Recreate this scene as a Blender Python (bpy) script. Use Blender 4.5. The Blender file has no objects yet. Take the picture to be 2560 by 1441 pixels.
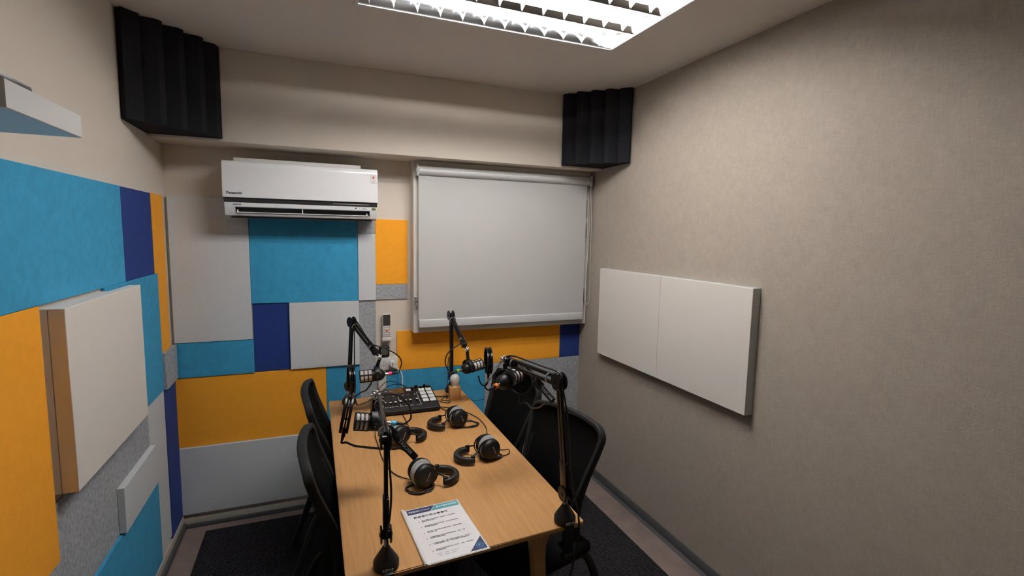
import bpy, bmesh, math, random
from mathutils import Vector, Matrix, Quaternion
random.seed(7)
C = bpy.context.scene.collection
SC = bpy.context.scene
PI = math.pi

# ------------------------------------------------------------ camera, world, exposure
CAM = Vector((0.0, 0.0, 1.752))
RX = Vector((0.928206, -0.371570, 0.019207))
UY = Vector((0.022482, 0.107538, 0.993947))
FZ = Vector((0.371386, 0.922156, -0.108171))
FPX = 1236.01
cam = bpy.data.cameras.new('camera'); cam.sensor_width = 36.0; cam.lens = 36.0*FPX/2560
cam.clip_start = 0.02; cam.clip_end = 50
co = bpy.data.objects.new('camera', cam); C.objects.link(co)
co.matrix_world = Matrix(((RX.x, UY.x, -FZ.x, CAM.x), (RX.y, UY.y, -FZ.y, CAM.y), (RX.z, UY.z, -FZ.z, CAM.z), (0, 0, 0, 1)))
SC.camera = co
SC.view_settings.view_transform = 'Standard'; SC.view_settings.look = 'None'
SC.view_settings.gamma = 1; SC.view_settings.use_curve_mapping = False
SC.view_settings.exposure = 2.54
TUBE_POWER = 13.0
w = bpy.data.worlds.new('world'); SC.world = w; w.use_nodes = True
w.node_tree.nodes['Background'].inputs[0].default_value = (0.05, 0.05, 0.05, 1)
w.node_tree.nodes['Background'].inputs[1].default_value = 0.2
SC.cycles.max_bounces = 8; SC.cycles.diffuse_bounces = 5; SC.cycles.glossy_bounces = 4
SC.cycles.sample_clamp_indirect = 4.0; SC.cycles.caustics_reflective = False; SC.cycles.caustics_refractive = False

def at(px, py, y):            # a point measured in the photograph, at its true distance y into the room
    d = (px-1280)*RX - (py-720.5)*UY + FPX*FZ
    return CAM + d*(y/d.y)
def atz(px, py, z):           # the same on a horizontal surface at height z
    d = (px-1280)*RX - (py-720.5)*UY + FPX*FZ
    return CAM + d*((z-CAM.z)/d.z)

# ------------------------------------------------------------ materials
MATS = {}
def mat(name, col, rough=0.5, metal=0.0, emit=0, var=0.0, vscale=20, stretch=(1, 1, 1), bump=0.0, bscale=200, bstretch=(1, 1, 1),
        col2=None, sharp=False, spec=0.5, coat=0.0, sheen=0.0):
    m = bpy.data.materials.new(name); m.use_nodes = True
    nt = m.node_tree; b = nt.nodes['Principled BSDF']
    b.inputs['Base Color'].default_value = (*col, 1); b.inputs['Roughness'].default_value = rough
    b.inputs['Metallic'].default_value = metal; b.inputs['Specular IOR Level'].default_value = spec
    b.inputs['Coat Weight'].default_value = coat; b.inputs['Sheen Weight'].default_value = sheen
    if emit:
        b.inputs['Emission Color'].default_value = (*col, 1); b.inputs['Emission Strength'].default_value = emit
    tc = nt.nodes.new('ShaderNodeTexCoord')
    if var:
        mp = nt.nodes.new('ShaderNodeMapping'); mp.inputs['Scale'].default_value = stretch
        nt.links.new(tc.outputs['Object'], mp.inputs['Vector'])
        n = nt.nodes.new('ShaderNodeTexNoise'); n.inputs['Scale'].default_value = vscale; n.inputs['Detail'].default_value = 6
        n.inputs['Roughness'].default_value = 0.65
        nt.links.new(mp.outputs[0], n.inputs['Vector'])
        r = nt.nodes.new('ShaderNodeValToRGB')
        lo, hi = (0.42, 0.58) if sharp else (0.3, 0.7)
        r.color_ramp.elements[0].position = lo; r.color_ramp.elements[1].position = hi
        c2 = col2 or tuple(c*(1-var) for c in col)
        c1 = col if col2 else tuple(min(1, c*(1+var)) for c in col)
        r.color_ramp.elements[0].color = (*c2, 1); r.color_ramp.elements[1].color = (*c1, 1)
        nt.links.new(n.outputs['Fac'], r.inputs['Fac']); nt.links.new(r.outputs['Color'], b.inputs['Base Color'])
    if bump:
        mp = nt.nodes.new('ShaderNodeMapping'); mp.inputs['Scale'].default_value = bstretch
        nt.links.new(tc.outputs['Object'], mp.inputs['Vector'])
        n = nt.nodes.new('ShaderNodeTexNoise'); n.inputs['Scale'].default_value = bscale; n.inputs['Detail'].default_value = 3
        nt.links.new(mp.outputs[0], n.inputs['Vector'])
        bp = nt.nodes.new('ShaderNodeBump'); bp.inputs['Strength'].default_value = bump; bp.inputs['Distance'].default_value = 0.002
        nt.links.new(n.outputs['Fac'], bp.inputs['Height']); nt.links.new(bp.outputs['Normal'], b.inputs['Normal'])
    MATS[name] = m
    return m

PAINT = mat('cream wall paint', (0.69, 0.625, 0.545), 0.75, var=0.02, vscale=2.5, bump=0.05, bscale=60)
CEILP = mat('ceiling paint', (0.73, 0.68, 0.635), 0.85, var=0.01, vscale=1.5)
F_WHITE = mat('white felt', (0.63, 0.655, 0.675), 0.95, var=0.03, vscale=90, bump=0.3, bscale=500)
F_BLUE = mat('sky blue felt', (0.040, 0.325, 0.56), 0.95, var=0.10, vscale=28, bump=0.3, bscale=400)
F_ORANGE = mat('orange felt', (0.95, 0.40, 0.022), 0.95, var=0.04, vscale=40, bump=0.3, bscale=400)
F_NAVY = mat('navy felt', (0.012, 0.040, 0.215), 0.95, var=0.10, vscale=60, bump=0.3, bscale=400)
F_GREY = mat('mottled grey felt', (0.50, 0.52, 0.545), 0.95, var=1, vscale=80, col2=(0.22, 0.235, 0.26), stretch=(1.3, 1.3, .75), bump=0.4, bscale=350)
BAFFLE = mat('white acoustic board', (0.75, 0.715, 0.665), 0.9, var=0.012, vscale=30, bump=0.15, bscale=500)
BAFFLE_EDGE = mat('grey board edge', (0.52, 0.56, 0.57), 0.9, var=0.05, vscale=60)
FOAM = mat('charcoal acoustic foam', (0.018, 0.018, 0.021), 1.0, var=0.15, vscale=120, bump=0.6, bscale=350, spec=0.15)
BLACK = mat('black plastic', (0.006, 0.006, 0.007), 0.45, spec=0.4, var=0.1, vscale=30)
BLACKG = mat('glossy black metal', (0.005, 0.005, 0.006), 0.28, spec=0.4)
RUBBER = mat('black rubber', (0.007, 0.007, 0.007), 0.45)
MESHB = mat('black mesh fabric', (0.005, 0.005, 0.005), 0.95, bump=0.5, bscale=600, spec=0.05)
SEATB = mat('black upholstery', (0.006, 0.006, 0.006), 0.95, bump=0.4, bscale=500, spec=0.1)
CHAIRF = mat('black chair frame', (0.010, 0.010, 0.010), 0.6, spec=0.35)
LEATHER = mat('black leatherette', (0.008, 0.008, 0.008), 0.5, bump=0.3, bscale=300)
VELOUR = mat('grey velour', (0.30, 0.30, 0.305), 1.0, var=0.25, vscale=160, bump=0.6, bscale=500, sheen=0.3)
CHROME = mat('chrome', (0.8, 0.8, 0.8), 0.12, metal=1.0)
STEEL = mat('satin steel', (0.5, 0.5, 0.5), 0.35, metal=1.0)
GRILLE = mat('silver grille mesh', (0.52, 0.48, 0.46), 0.5, metal=0.0, var=0.35, vscale=700, bump=0.5, bscale=900)
WPLAST = mat('white plastic', (0.72, 0.71, 0.70), 0.35)
ACW = mat('white glossy plastic', (0.80, 0.815, 0.83), 0.22)
ACS = mat('dark smoked strip', (0.03, 0.028, 0.03), 0.2)
DARK = mat('dark vent interior', (0.008, 0.008, 0.009), 0.6)
BLINDM = mat('light grey blackout fabric', (0.50, 0.50, 0.495), 0.85, var=0.015, vscale=200, bump=0.1, bscale=900)
BLINDC = mat('pale grey cassette', (0.60, 0.61, 0.62), 0.4)
FRAMEW = mat('white window frame', (0.70, 0.67, 0.62), 0.45)
GLASS = mat('dark window glass', (0.02, 0.025, 0.03), 0.05)
CREAMB = mat('cream skirting', (0.55, 0.51, 0.45), 0.5)
VINYLB = mat('grey vinyl skirting', (0.085, 0.088, 0.092), 0.5)
OAK = mat('oak veneer', (0.56, 0.300, 0.108), 0.5, var=1, vscale=11, stretch=(14, 0.5, 4), col2=(0.43, 0.215, 0.070), bump=0.05, bscale=60, bstretch=(10, 0.5, 1))
OAKL = mat('oak leg', (0.48, 0.26, 0.10), 0.5, var=0.1, vscale=20, stretch=(5, 5, 0.5))
BEECH = mat('beech block', (0.62, 0.34, 0.13), 0.5, var=0.12, vscale=20, stretch=(4, 4, 0.4))
BULB = mat('frosted bulb glass', (0.75, 0.74, 0.72), 0.25, coat=0.3)
PAPER = mat('white paper', (0.78, 0.78, 0.80), 0.4, coat=0.3)
INK = mat('dark grey ink', (0.04, 0.04, 0.06), 0.6)
INKG = mat('pale grey ink', (0.32, 0.32, 0.34), 0.6)
INKN = mat('navy ink', (0.035, 0.045, 0.12), 0.45)
INKT = mat('teal ink', (0.10, 0.36, 0.40), 0.45)
INKB = mat('blue ink', (0.06, 0.36, 0.62), 0.45)
INKO = mat('orange ink', (0.80, 0.45, 0.22), 0.5)
INKW = mat('white ink', (0.8, 0.8, 0.82), 0.5)
SILV = mat('silver lettering', (0.42, 0.42, 0.43), 0.5)
LCD = mat('grey lcd', (0.10, 0.11, 0.09), 0.2)
LCDD = mat('dark lcd', (0.05, 0.05, 0.045), 0.2)
SCREEN = mat('brown touch screen', (0.10, 0.045, 0.012), 0.25)
PADM = mat('white backlit rubber pad', (0.72, 0.73, 0.74), 0.45)
PINK = mat('pink plastic ring', (0.85, 0.03, 0.22), 0.4)
GREEN = mat('green plastic ring', (0.22, 0.62, 0.03), 0.4)
CYAN = mat('blue plastic ring', (0.03, 0.42, 0.72), 0.4)
ORNG = mat('orange plastic ring', (0.95, 0.22, 0.02), 0.4)
YEL = mat('yellow green label', (0.45, 0.50, 0.03), 0.5)
RED = mat('red sticker ink', (0.6, 0.04, 0.05), 0.5)
MIRROR = mat('satin aluminium louvre', (0.80, 0.83, 0.86), 0.09, metal=1.0)
BLADE = mat('white louvre blade', (0.85, 0.86, 0.87), 0.3)
HOUSING = mat('white fixture housing', (0.80, 0.80, 0.80), 0.4)
VINYLF = mat('brown stone vinyl floor', (0.30, 0.235, 0.21), 0.5, var=1, vscale=7, col2=(0.20, 0.155, 0.14), bump=0.1, bscale=30)
TUBE = mat('fluorescent tube', (1.0, 0.965, 0.94), 0.3, emit=TUBE_POWER)

# wallpaper: beige with a fine woven scratch pattern
WALLP = mat('beige woven wallpaper', (0.395, 0.345, 0.29), 0.8, var=0.05, vscale=26, bump=0.35, bscale=150)
def wallpaper_weave():
    nt = WALLP.node_tree; b = nt.nodes['Principled BSDF']
    tc = nt.nodes['Texture Coordinate']
    src = b.inputs['Base Color'].links[0].from_socket
    for k, sc in enumerate(((1, 14, 120), (1, 120, 10))):
        mp = nt.nodes.new('ShaderNodeMapping'); mp.inputs['Scale'].default_value = sc
        nt.links.new(tc.outputs['Object'], mp.inputs['Vector'])
        n = nt.nodes.new('ShaderNodeTexNoise'); n.inputs['Scale'].default_value = 2.2; n.inputs['Detail'].default_value = 4
        nt.links.new(mp.outputs[0], n.inputs['Vector'])
        r = nt.nodes.new('ShaderNodeMapRange'); r.inputs[1].default_value = 0.3; r.inputs[2].default_value = 0.7
        r.inputs[3].default_value = 0.94; r.inputs[4].default_value = 1.05
        nt.links.new(n.outputs['Fac'], r.inputs[0])
        mx = nt.nodes.new('ShaderNodeMix'); mx.data_type = 'RGBA'; mx.blend_type = 'MULTIPLY'; mx.inputs[0].default_value = 1.0
        nt.links.new(src, mx.inputs[6]); nt.links.new(r.outputs[0], mx.inputs[7])
        src = mx.outputs[2]
    nt.links.new(src, b.inputs['Base Color'])
wallpaper_weave()
# carpet: charcoal loop pile with a diagonal rib
CARPET = mat('charcoal ribbed carpet', (0.022, 0.021, 0.023), 1.0, spec=0.1)
def carpet_weave():
    nt = CARPET.node_tree; b = nt.nodes['Principled BSDF']; tc = nt.nodes['Texture Coordinate']
    wv = nt.nodes.new('ShaderNodeTexWave'); wv.wave_type = 'BANDS'; wv.bands_direction = 'DIAGONAL'
    wv.inputs['Scale'].default_value = 34; wv.inputs['Distortion'].default_value = 5; wv.inputs['Detail Scale'].default_value = 4
    nt.links.new(tc.outputs['Object'], wv.inputs['Vector'])
    n = nt.nodes.new('ShaderNodeTexNoise'); n.inputs['Scale'].default_value = 160; nt.links.new(tc.outputs['Object'], n.inputs['Vector'])
    mu = nt.nodes.new('ShaderNodeMath'); mu.operation = 'MULTIPLY'
    nt.links.new(wv.outputs['Fac'], mu.inputs[0]); nt.links.new(n.outputs['Fac'], mu.inputs[1])
    r = nt.nodes.new('ShaderNodeValToRGB')
    r.color_ramp.elements[0].position = 0.05; r.color_ramp.elements[0].color = (0.010, 0.010, 0.012, 1)
    r.color_ramp.elements[1].position = 0.5; r.color_ramp.elements[1].color = (0.050, 0.048, 0.053, 1)
    nt.links.new(mu.outputs[0], r.inputs['Fac']); nt.links.new(r.outputs['Color'], b.inputs['Base Color'])
    bp = nt.nodes.new('ShaderNodeBump'); bp.inputs['Strength'].default_value = 0.8; bp.inputs['Distance'].default_value = 0.004
    nt.links.new(mu.outputs[0], bp.inputs['Height']); nt.links.new(bp.outputs['Normal'], b.inputs['Normal'])
carpet_weave()

# ------------------------------------------------------------ mesh helpers
def NB(): return bmesh.new()
def box(bm, x0, x1, y0, y1, z0, z1, bev=0.0, seg=2, M=None, mi=0):
    r = bmesh.ops.create_cube(bm, size=1.0)
    vs = r['verts']
    for v in vs:
        v.co = Vector((x0+(v.co.x+.5)*(x1-x0), y0+(v.co.y+.5)*(y1-y0), z0+(v.co.z+.5)*(z1-z0)))
    fs = set(f for v in vs for f in v.link_faces)
    for f in fs: f.material_index = mi
    if bev > 0:
        es = list(set(e for v in vs for e in v.link_edges))
        r2 = bmesh.ops.bevel(bm, geom=es, offset=bev, segments=seg, affect='EDGES', profile=0.5)
        vs = list(set(r2['verts']) | set(v for v in vs if v.is_valid))
        vs = list(set(v for f in r2['faces'] for v in f.verts) | set(v for v in vs if v.is_valid))
        for f in r2['faces']: f.material_index = mi
    if M is not None:
        done = set()
        for v in vs:
            if v.is_valid and v not in done: v.co = M @ v.co; done.add(v)
    return bm
def sweep(bm, pts, sec, normal=None, closed=False, cap=True, scale=None):
    """sweep a closed 2D section along pts; normal = fixed reference direction or None for parallel transport"""
    pts = [Vector(p) for p in pts]; n = len(pts); rings = []
    tang = []
    for i in range(n):
        a = pts[(i-1) % n] if (closed or i > 0) else pts[i]
        b = pts[(i+1) % n] if (closed or i < n-1) else pts[i]
        t = (b-a); t = t.normalized() if t.length > 1e-9 else Vector((0, 0, 1)); tang.append(t)
    if normal is None:
        nn = tang[0].orthogonal().normalized()
    for i in range(n):
        t = tang[i]
        if normal is None:
            if i > 0:
                q = tang[i-1].rotation_difference(t); nn = q @ nn
            nv = (nn - t*nn.dot(t)).normalized()
        else:
            nr = Vector(normal[i] if isinstance(normal, list) else normal)
            nv = (nr - t*nr.dot(t)); nv = nv.normalized() if nv.length > 1e-6 else t.orthogonal().normalized()
        bv = t.cross(nv); s = scale[i] if scale else 1
        rings.append([bm.verts.new(pts[i] + nv*a*s + bv*b*s) for a, b in sec])
    m = len(sec)
    for i in range(n if closed else n-1):
        A = rings[i]; B = rings[(i+1) % n]
        for k in range(m):
            bm.faces.new((A[k], A[(k+1) % m], B[(k+1) % m], B[k]))
    if cap and not closed:
        bm.faces.new(rings[0][::-1]); bm.faces.new(rings[-1])
    return bm
def circ(r, seg=10, r2=None):
    r2 = r2 or r
    return [(r*math.cos(2*PI*k/seg), r2*math.sin(2*PI*k/seg)) for k in range(seg)]
def rsec(a, b, c=None, seg=3):     # rounded rectangle section, half sizes a,b
    c = c or min(a, b)*0.35; o = []
    for sx, sy, a0 in ((1, 1, 0), (-1, 1, 90), (-1, -1, 180), (1, -1, 270)):
        for k in range(seg+1):
            t = math.radians(a0+90*k/seg); o.append((sx*(a-c)+c*math.cos(t), sy*(b-c)+c*math.sin(t)))
    return o
def tube(bm, pts, r, seg=10, closed=False, scale=None): return sweep(bm, pts, circ(r, seg), None, closed, True, scale)
def smooth(pts, k=6, closed=False):      # Catmull-Rom
    P = [Vector(p) for p in pts]; n = len(P); o = []
    for i in range(n if closed else n-1):
        p0 = P[(i-1) % n] if (closed or i > 0) else P[0]*2-P[1]
        p1 = P[i]; p2 = P[(i+1) % n]
        p3 = P[(i+2) % n] if (closed or i < n-2) else P[-1]*2-P[-2]
        for j in range(k):
            t = j/k
            o.append(0.5*((2*p1)+(p2-p0)*t+(2*p0-5*p1+4*p2-p3)*t*t+(3*p1-p0-3*p2+p3)*t**3))
    if not closed: o.append(P[-1])
    return o
def lathe(bm, prof, M=None, seg=32, mi=0):
    """revolve (radius, height) profile about local Z"""
    M = M or Matrix(); rings = []
    for r, h in prof:
        if r < 1e-6: rings.append([bm.verts.new(M @ Vector((0, 0, h)))])
        else: rings.append([bm.verts.new(M @ Vector((r*math.cos(2*PI*k/seg), r*math.sin(2*PI*k/seg), h))) for k in range(seg)])
    for A, B in zip(rings[:-1], rings[1:]):
        for k in range(seg):
            k2 = (k+1) % seg
            if len(A) == 1 and len(B) == 1: continue
            if len(A) == 1: f = bm.faces.new((A[0], B[k], B[k2]))
            elif len(B) == 1: f = bm.faces.new((A[k], B[0], A[k2]))
            else: f = bm.faces.new((A[k], B[k], B[k2], A[k2]))
            f.material_index = mi
    for R, last in ((rings[0], 0), (rings[-1], 1)):
        if len(R) > 1:
            f = bm.faces.new(R if not last else R[::-1]); f.material_index = mi
    return bm
def cyl(bm, a, b, r, seg=20, r2=None, mi=0):
    a = Vector(a); b = Vector(b); d = b-a
    M = Matrix.Translation(a) @ d.to_track_quat('Z', 'Y').to_matrix().to_4x4()
    c = min(r, r2 or r)*0.12
    r2 = r if r2 is None else r2
    return lathe(bm, [(0, 0), (r-c, 0), (r, c), (r2, d.length-c), (r2-c, d.length), (0, d.length)], M, seg, mi)
def torus(bm, M, R, r, seg=40, s2=10, sec=None):
    pts = [M @ Vector((R*math.cos(2*PI*k/seg), R*math.sin(2*PI*k/seg), 0)) for k in range(seg)]
    ax = (M.to_3x3() @ Vector((0, 0, 1))).normalized()
    return sweep(bm, pts, sec or circ(r, s2), ax, closed=True)
def prism(bm, poly, h0, h1, M=None, mi=0):
    M = M or Matrix()
    A = [bm.verts.new(M @ Vector((x, y, h0))) for x, y in poly]; B = [bm.verts.new(M @ Vector((x, y, h1))) for x, y in poly]
    n = len(poly)
    fs = [bm.faces.new(A[::-1]), bm.faces.new(B)] + [bm.faces.new((A[k], A[(k+1) % n], B[(k+1) % n], B[k])) for k in range(n)]
    for f in fs: f.material_index = mi
    return bm
def ball(bm, c, r, seg=16, sz=1.0):
    prof = [(r*math.sin(PI*k/12), -r*sz*math.cos(PI*k/12)) for k in range(13)]; prof[0] = (0, -r*sz); prof[-1] = (0, r*sz)
    return lathe(bm, prof, Matrix.Translation(Vector(c)), seg)

def obj(name, bm, m, parent=None, world=True, ang=35, flat=False):
    bmesh.ops.recalc_face_normals(bm, faces=bm.faces[:])
    if parent is not None and world:
        root = parent
        off = Vector(root.location)
        while root.parent is not None: root = root.parent; off += Vector(root.location)
        for v in bm.verts: v.co -= off
    me = bpy.data.meshes.new(name); bm.to_mesh(me); bm.free()
    for mm in (m if isinstance(m, (list, tuple)) else [m]): me.materials.append(mm)
    if not flat:
        me.shade_smooth(); me.set_sharp_from_angle(angle=math.radians(ang))
    o = bpy.data.objects.new(name, me); C.objects.link(o)
    if parent is not None: o.parent = parent
    return o
def thing(name, label, cat, loc=(0, 0, 0), rotz=0, group=None):
    o = bpy.data.objects.new(name, None); C.objects.link(o); o.empty_display_size = 0.05
    o.location = loc; o.rotation_euler = (0, 0, rotz); o['label'] = label; o['category'] = cat
    if group: o['group'] = group
    return o
def tag(o, label, cat, group=None, kind=None):
    o['label'] = label; o['category'] = cat
    if group: o['group'] = group
    if kind: o['kind'] = kind
    return o
def struct(name, bm, m, **k):
    o = obj(name, bm, m, **k); o['kind'] = 'structure'; return o
def text(name, body, size, M, m, parent, world=True, ext=0.0002, align='CENTER', bold=0.0, sx=1.0, shear=0):
    cu = bpy.data.curves.new('t', 'FONT'); cu.body = body; cu.size = size; cu.extrude = ext; cu.offset = bold
    cu.align_x = align; cu.align_y = 'CENTER'; cu.resolution_u = 2; cu.shear = shear
    o = bpy.data.objects.new('t', cu); C.objects.link(o)
    dg = bpy.context.evaluated_depsgraph_get(); me = bpy.data.meshes.new_from_object(o.evaluated_get(dg))
    bm = NB(); bm.from_mesh(me); bpy.data.objects.remove(o); bpy.data.curves.remove(cu); bpy.data.meshes.remove(me)
    for v in bm.verts: v.co = M @ Vector((v.co.x*sx, v.co.y, v.co.z))
    for f in bm.faces: f.material_index = 0
    return obj(name, bm, m, parent, world, flat=True)
def frame(o, x, y):      # matrix with origin o, X axis x, Y axis y (made square)
    x = Vector(x).normalized(); z = x.cross(Vector(y)).normalized(); y = z.cross(x)
    return Matrix(((x.x, y.x, z.x, o[0]), (x.y, y.y, z.y, o[1]), (x.z, y.z, z.z, o[2]), (0, 0, 0, 1)))

# ------------------------------------------------------------ the room
XL, XR, YB, YF, ZC = -0.75, 1.865, 3.25, -1.3, 2.665
LX0, LX1, LY0, LY1 = 0.185, 1.385, 1.59, 2.19       # ceiling light opening
b = NB(); box(b, XL-.1, XR+.1, YF-.1, YB+.1, -0.1, 0); struct('floor', b, VINYLF)
b = NB()
for a in ((XL-.1, LX0, YF-.1, YB+.1), (LX1, XR+.1, YF-.1, YB+.1), (LX0, LX1, YF-.1, LY0), (LX0, LX1, LY1, YB+.1)): box(b, *a, ZC, ZC+.02)
box(b, XL-.1, XR+.1, YF-.1, YB+.1, ZC+.16, ZC+.2)
struct('ceiling', b, CEILP)
b = NB(); box(b, XL-.1, XL, YF-.1, YB+.1, 0, ZC); struct('wall_left', b, PAINT)
b = NB(); box(b, XR, XR+.1, YF-.1, YB+.1, 0, ZC); struct('wall_right', b, WALLP)
b = NB(); box(b, XL, XR, YF-.1, YF, 0, ZC); struct('wall_front', b, PAINT)
# back wall with the window opening
WX0, WX1, WZ0, WZ1 = 0.63, 1.825, 1.15, 2.16
b = NB()
for a in ((XL, WX0, 0, ZC), (WX1, XR, 0, ZC), (WX0, WX1, 0, WZ0), (WX0, WX1, WZ1, ZC)): box(b, a[0], a[1], YB, YB+.1, a[2], a[3])
struct('wall_back', b, PAINT)
b = NB(); box(b, XL, XR, 2.995, YB, 2.2, ZC, 0.004, 2); struct('trim_beam', b, PAINT)
# skirtings
b = NB(); box(b, XL, XL+.014, YF, YB-.014, 0, .078, .002); struct('baseboard_left', b, CREAMB)
b = NB(); box(b, XL+.014, XL+.026, YF, YB-.03, 0, .040, .002); struct('trim_1', b, VINYLB)
b = NB(); box(b, XL, XR-.012, YB-.014, YB, 0, .058, .002); struct('baseboard_back', b, CREAMB)
b = NB(); box(b, XL+.014, XR-.012, YB-.03, YB-.014, 0, .022, .002); struct('trim_2', b, VINYLB)
b = NB(); box(b, XR-.010, XR, YF, YB, 0, .068, .002); prism(b, [(XR-.010, 0), (XR-.010, .014), (XR-.018, .006), (XR-.026, 0.0015), (XR-.026, 0)], YF, YB-.014,
    Matrix(((1, 0, 0, 0), (0, 0, 1, 0), (0, 1, 0, 0), (0, 0, 0, 1)))); struct('baseboard_right', b, VINYLB)
# carpet
b = NB(); box(b, -0.615, 1.675, YF+.15, 3.155, 0.0002, .006, .002); tag(obj('carpet', b, CARPET), 'charcoal ribbed carpet laid on the brown floor under the table', 'carpet')

# window: projecting white box frame, sash and dark pane, mostly behind the blind
wn = thing('window_1', 'white framed window behind the closed roller blind', 'window', (1.22, 3.2, 1.1)); wn['kind'] = 'structure'
del wn['category']
b = NB()
FX0, FX1, FZ0, FZ1 = 0.590, 1.858, 1.105, 2.199
for a in ((FX0, FX0+.035, FZ0, FZ1), (FX1-.035, FX1, FZ0, FZ1), (FX0+.035, FX1-.035, FZ0, FZ0+.035), (FX0+.035, FX1-.035, FZ1-.03, FZ1)): box(b, a[0], a[1], 3.150, 3.250, a[2], a[3], 0.0015, 1)
obj('window_frame', b, FRAMEW, wn)
b = NB()
for a in ((.63, .68, 1.145, 2.165), (1.775, 1.82, 1.145, 2.165), (.68, 1.775, 1.145, 1.195), (.68, 1.775, 2.115, 2.165), (1.205, 1.245, 1.195, 2.115)): box(b, a[0], a[1], 3.17, 3.20, a[2], a[3], .002, 1)
obj('sash', b, FRAMEW, wn)
b = NB(); box(b, .68, 1.775, 3.184, 3.190, 1.195, 2.115); obj('pane', b, GLASS, wn)
for z0, z1 in ((1.885, 2.005), (1.73, 1.845), (1.255, 1.37)):
    b = NB(); box(b, 1.826, 1.838, 3.138, 3.151, z0, z1, .003); cyl(b, (1.832, 3.138, z0+.01), (1.832, 3.138, z1-.01), .004, 8); obj('hinge', b, STEEL, wn)
b = NB(); box(b, .594, .608, 3.128, 3.151, 1.285, 1.345, .003); cyl(b, (.601, 3.128, 1.315), (.601, 3.115, 1.315), .008, 12); box(b, .596, .606, 3.112, 3.130, 1.262, 1.305, .003); obj('latch', b, STEEL, wn)

# roller blind
bl = thing('roller_blind', 'light grey roller blind pulled down over the window', 'blind', (1.22, 3.12, 2.13))
b = NB(); cyl(b, (.615, 3.118, 2.133), (1.832, 3.118, 2.133), .026, 28)
prism(b, [(3.092, 2.145), (3.097, 2.160), (3.118, 2.168), (3.150, 2.168), (3.150, 2.150), (3.118, 2.145)], .612, 1.834, Matrix(((0, 0, 1, 0), (1, 0, 0, 0), (0, 1, 0, 0), (0, 0, 0, 1))))
obj('roller', b, BLINDC, bl)
for x0, x1 in ((.602, .613), (1.833, 1.845)):
    b = NB(); box(b, x0, x1, 3.088, 3.150, 2.100, 2.172, .004); cyl(b, (x0-.004, 3.118, 2.133), (x0, 3.118, 2.133), .022, 20); obj('end_bracket', b, BLINDC, bl)
b = NB(); box(b, .616, 1.817, 3.1195, 3.1215, 1.165, 2.125); obj('fabric', b, BLINDM, bl)
b = NB(); box(b, .618, 1.815, 3.112, 3.128, 1.142, 1.196, .006, 3); obj('bottom_rail', b, BLINDC, bl)
b = NB()
ch = smooth([(1.838, 3.105, 2.11), (1.835, 3.102, 1.8), (1.826, 3.10, 1.5), (1.818, 3.10, 1.32), (1.826, 3.10, 1.268), (1.842, 3.10, 1.256), (1.855, 3.10, 1.29), (1.856, 3.10, 1.40), (1.852, 3.102, 1.8), (1.848, 3.105, 2.11)], 8)
tube(b, ch, .0018, 6); obj('pull_chain', b, WPLAST, bl)

# ------------------------------------------------------------ acoustic felt panels
def panel_back(x0, x1, z0, z1, th, m, label, bev=.0015):
    b = NB(); box(b, x0, x1, YB-th, YB-.0004, z0, z1, bev, 1)
    return tag(obj('felt_panel', b, m, ang=20), label, 'wall panel', 'felt panels on the window wall')
def panel_left(y0, y1, z0, z1, th, m, label, x=XL, bev=.0015):
    b = NB(); box(b, x+.0004, x+th, y0, y1, z0, z1, bev, 1)
    return tag(obj('felt_panel', b, m, ang=20), label, 'wall panel', 'felt panels on the left wall')
panel_back(-.735, -.345, 1.105, 1.925, .022, F_WHITE, 'tall white felt panel left of the air conditioner, down to the small blue panel')
panel_back(-.344, .258, 1.317, 1.925, .016, F_BLUE, 'large sky blue felt panel directly under the air conditioner')
panel_back(.259, .365, 1.736, 1.925, .010, F_GREY, 'small mottled grey felt piece right under the air conditioner corner')
panel_back(.259, .365, 1.317, 1.735, .022, F_WHITE, 'narrow white felt strip between the large blue and the upright orange panel')
panel_back(.366, .569, 1.416, 1.830, .010, F_ORANGE, 'upright orange felt panel between air conditioner and window')
panel_back(.366, .569, 1.317, 1.415, .010, F_GREY, 'short grey felt strip directly below the upright orange panel')
panel_back(-.733, -.340, .901, 1.104, .018, F_BLUE, 'small blue felt panel below the tall white panel')
panel_back(-.339, -.144, .905, 1.316, .008, F_NAVY, 'navy felt panel between small blue panel and square white panel')
panel_back(-.143, .260, .905, 1.316, .024, F_WHITE, 'square white felt panel behind the back left microphone arm')
panel_back(.261, .365, .45, 1.316, .010, F_GREY, 'tall narrow grey felt strip left of the remote control')
panel_back(-.745, .058, .488, .900, .012, F_ORANGE, 'wide orange felt panel behind the left chairs')
panel_back(.059, .260, .45, .904, .010, F_BLUE, 'blue felt panel behind the back left arm base')
panel_back(-.740, .255, .085, .487, .028, F_WHITE, 'low wide white felt panel near the floor behind the left chairs')
panel_back(.496, 1.697, .840, 1.1045, .012, F_ORANGE, 'long orange felt panel directly below the window')
panel_back(1.698, XR, .842, 1.1045, .010, F_NAVY, 'small navy felt panel under the right window corner')
panel_back(.430, .501, .575, .838, .010, F_BLUE, 'narrow blue felt strip right of the white cable duct')
panel_back(.502, 1.108, .577, .838, .012, F_BLUE, 'long blue felt panel behind the mixer and the bulb lamp')
panel_back(.430, 1.108, .10, .572, .012, F_BLUE, 'low blue felt panel below table height behind the table')
panel_back(1.109, XR, .10, .838, .012, F_GREY, 'large grey felt panel in the right corner behind the right chairs')

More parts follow.
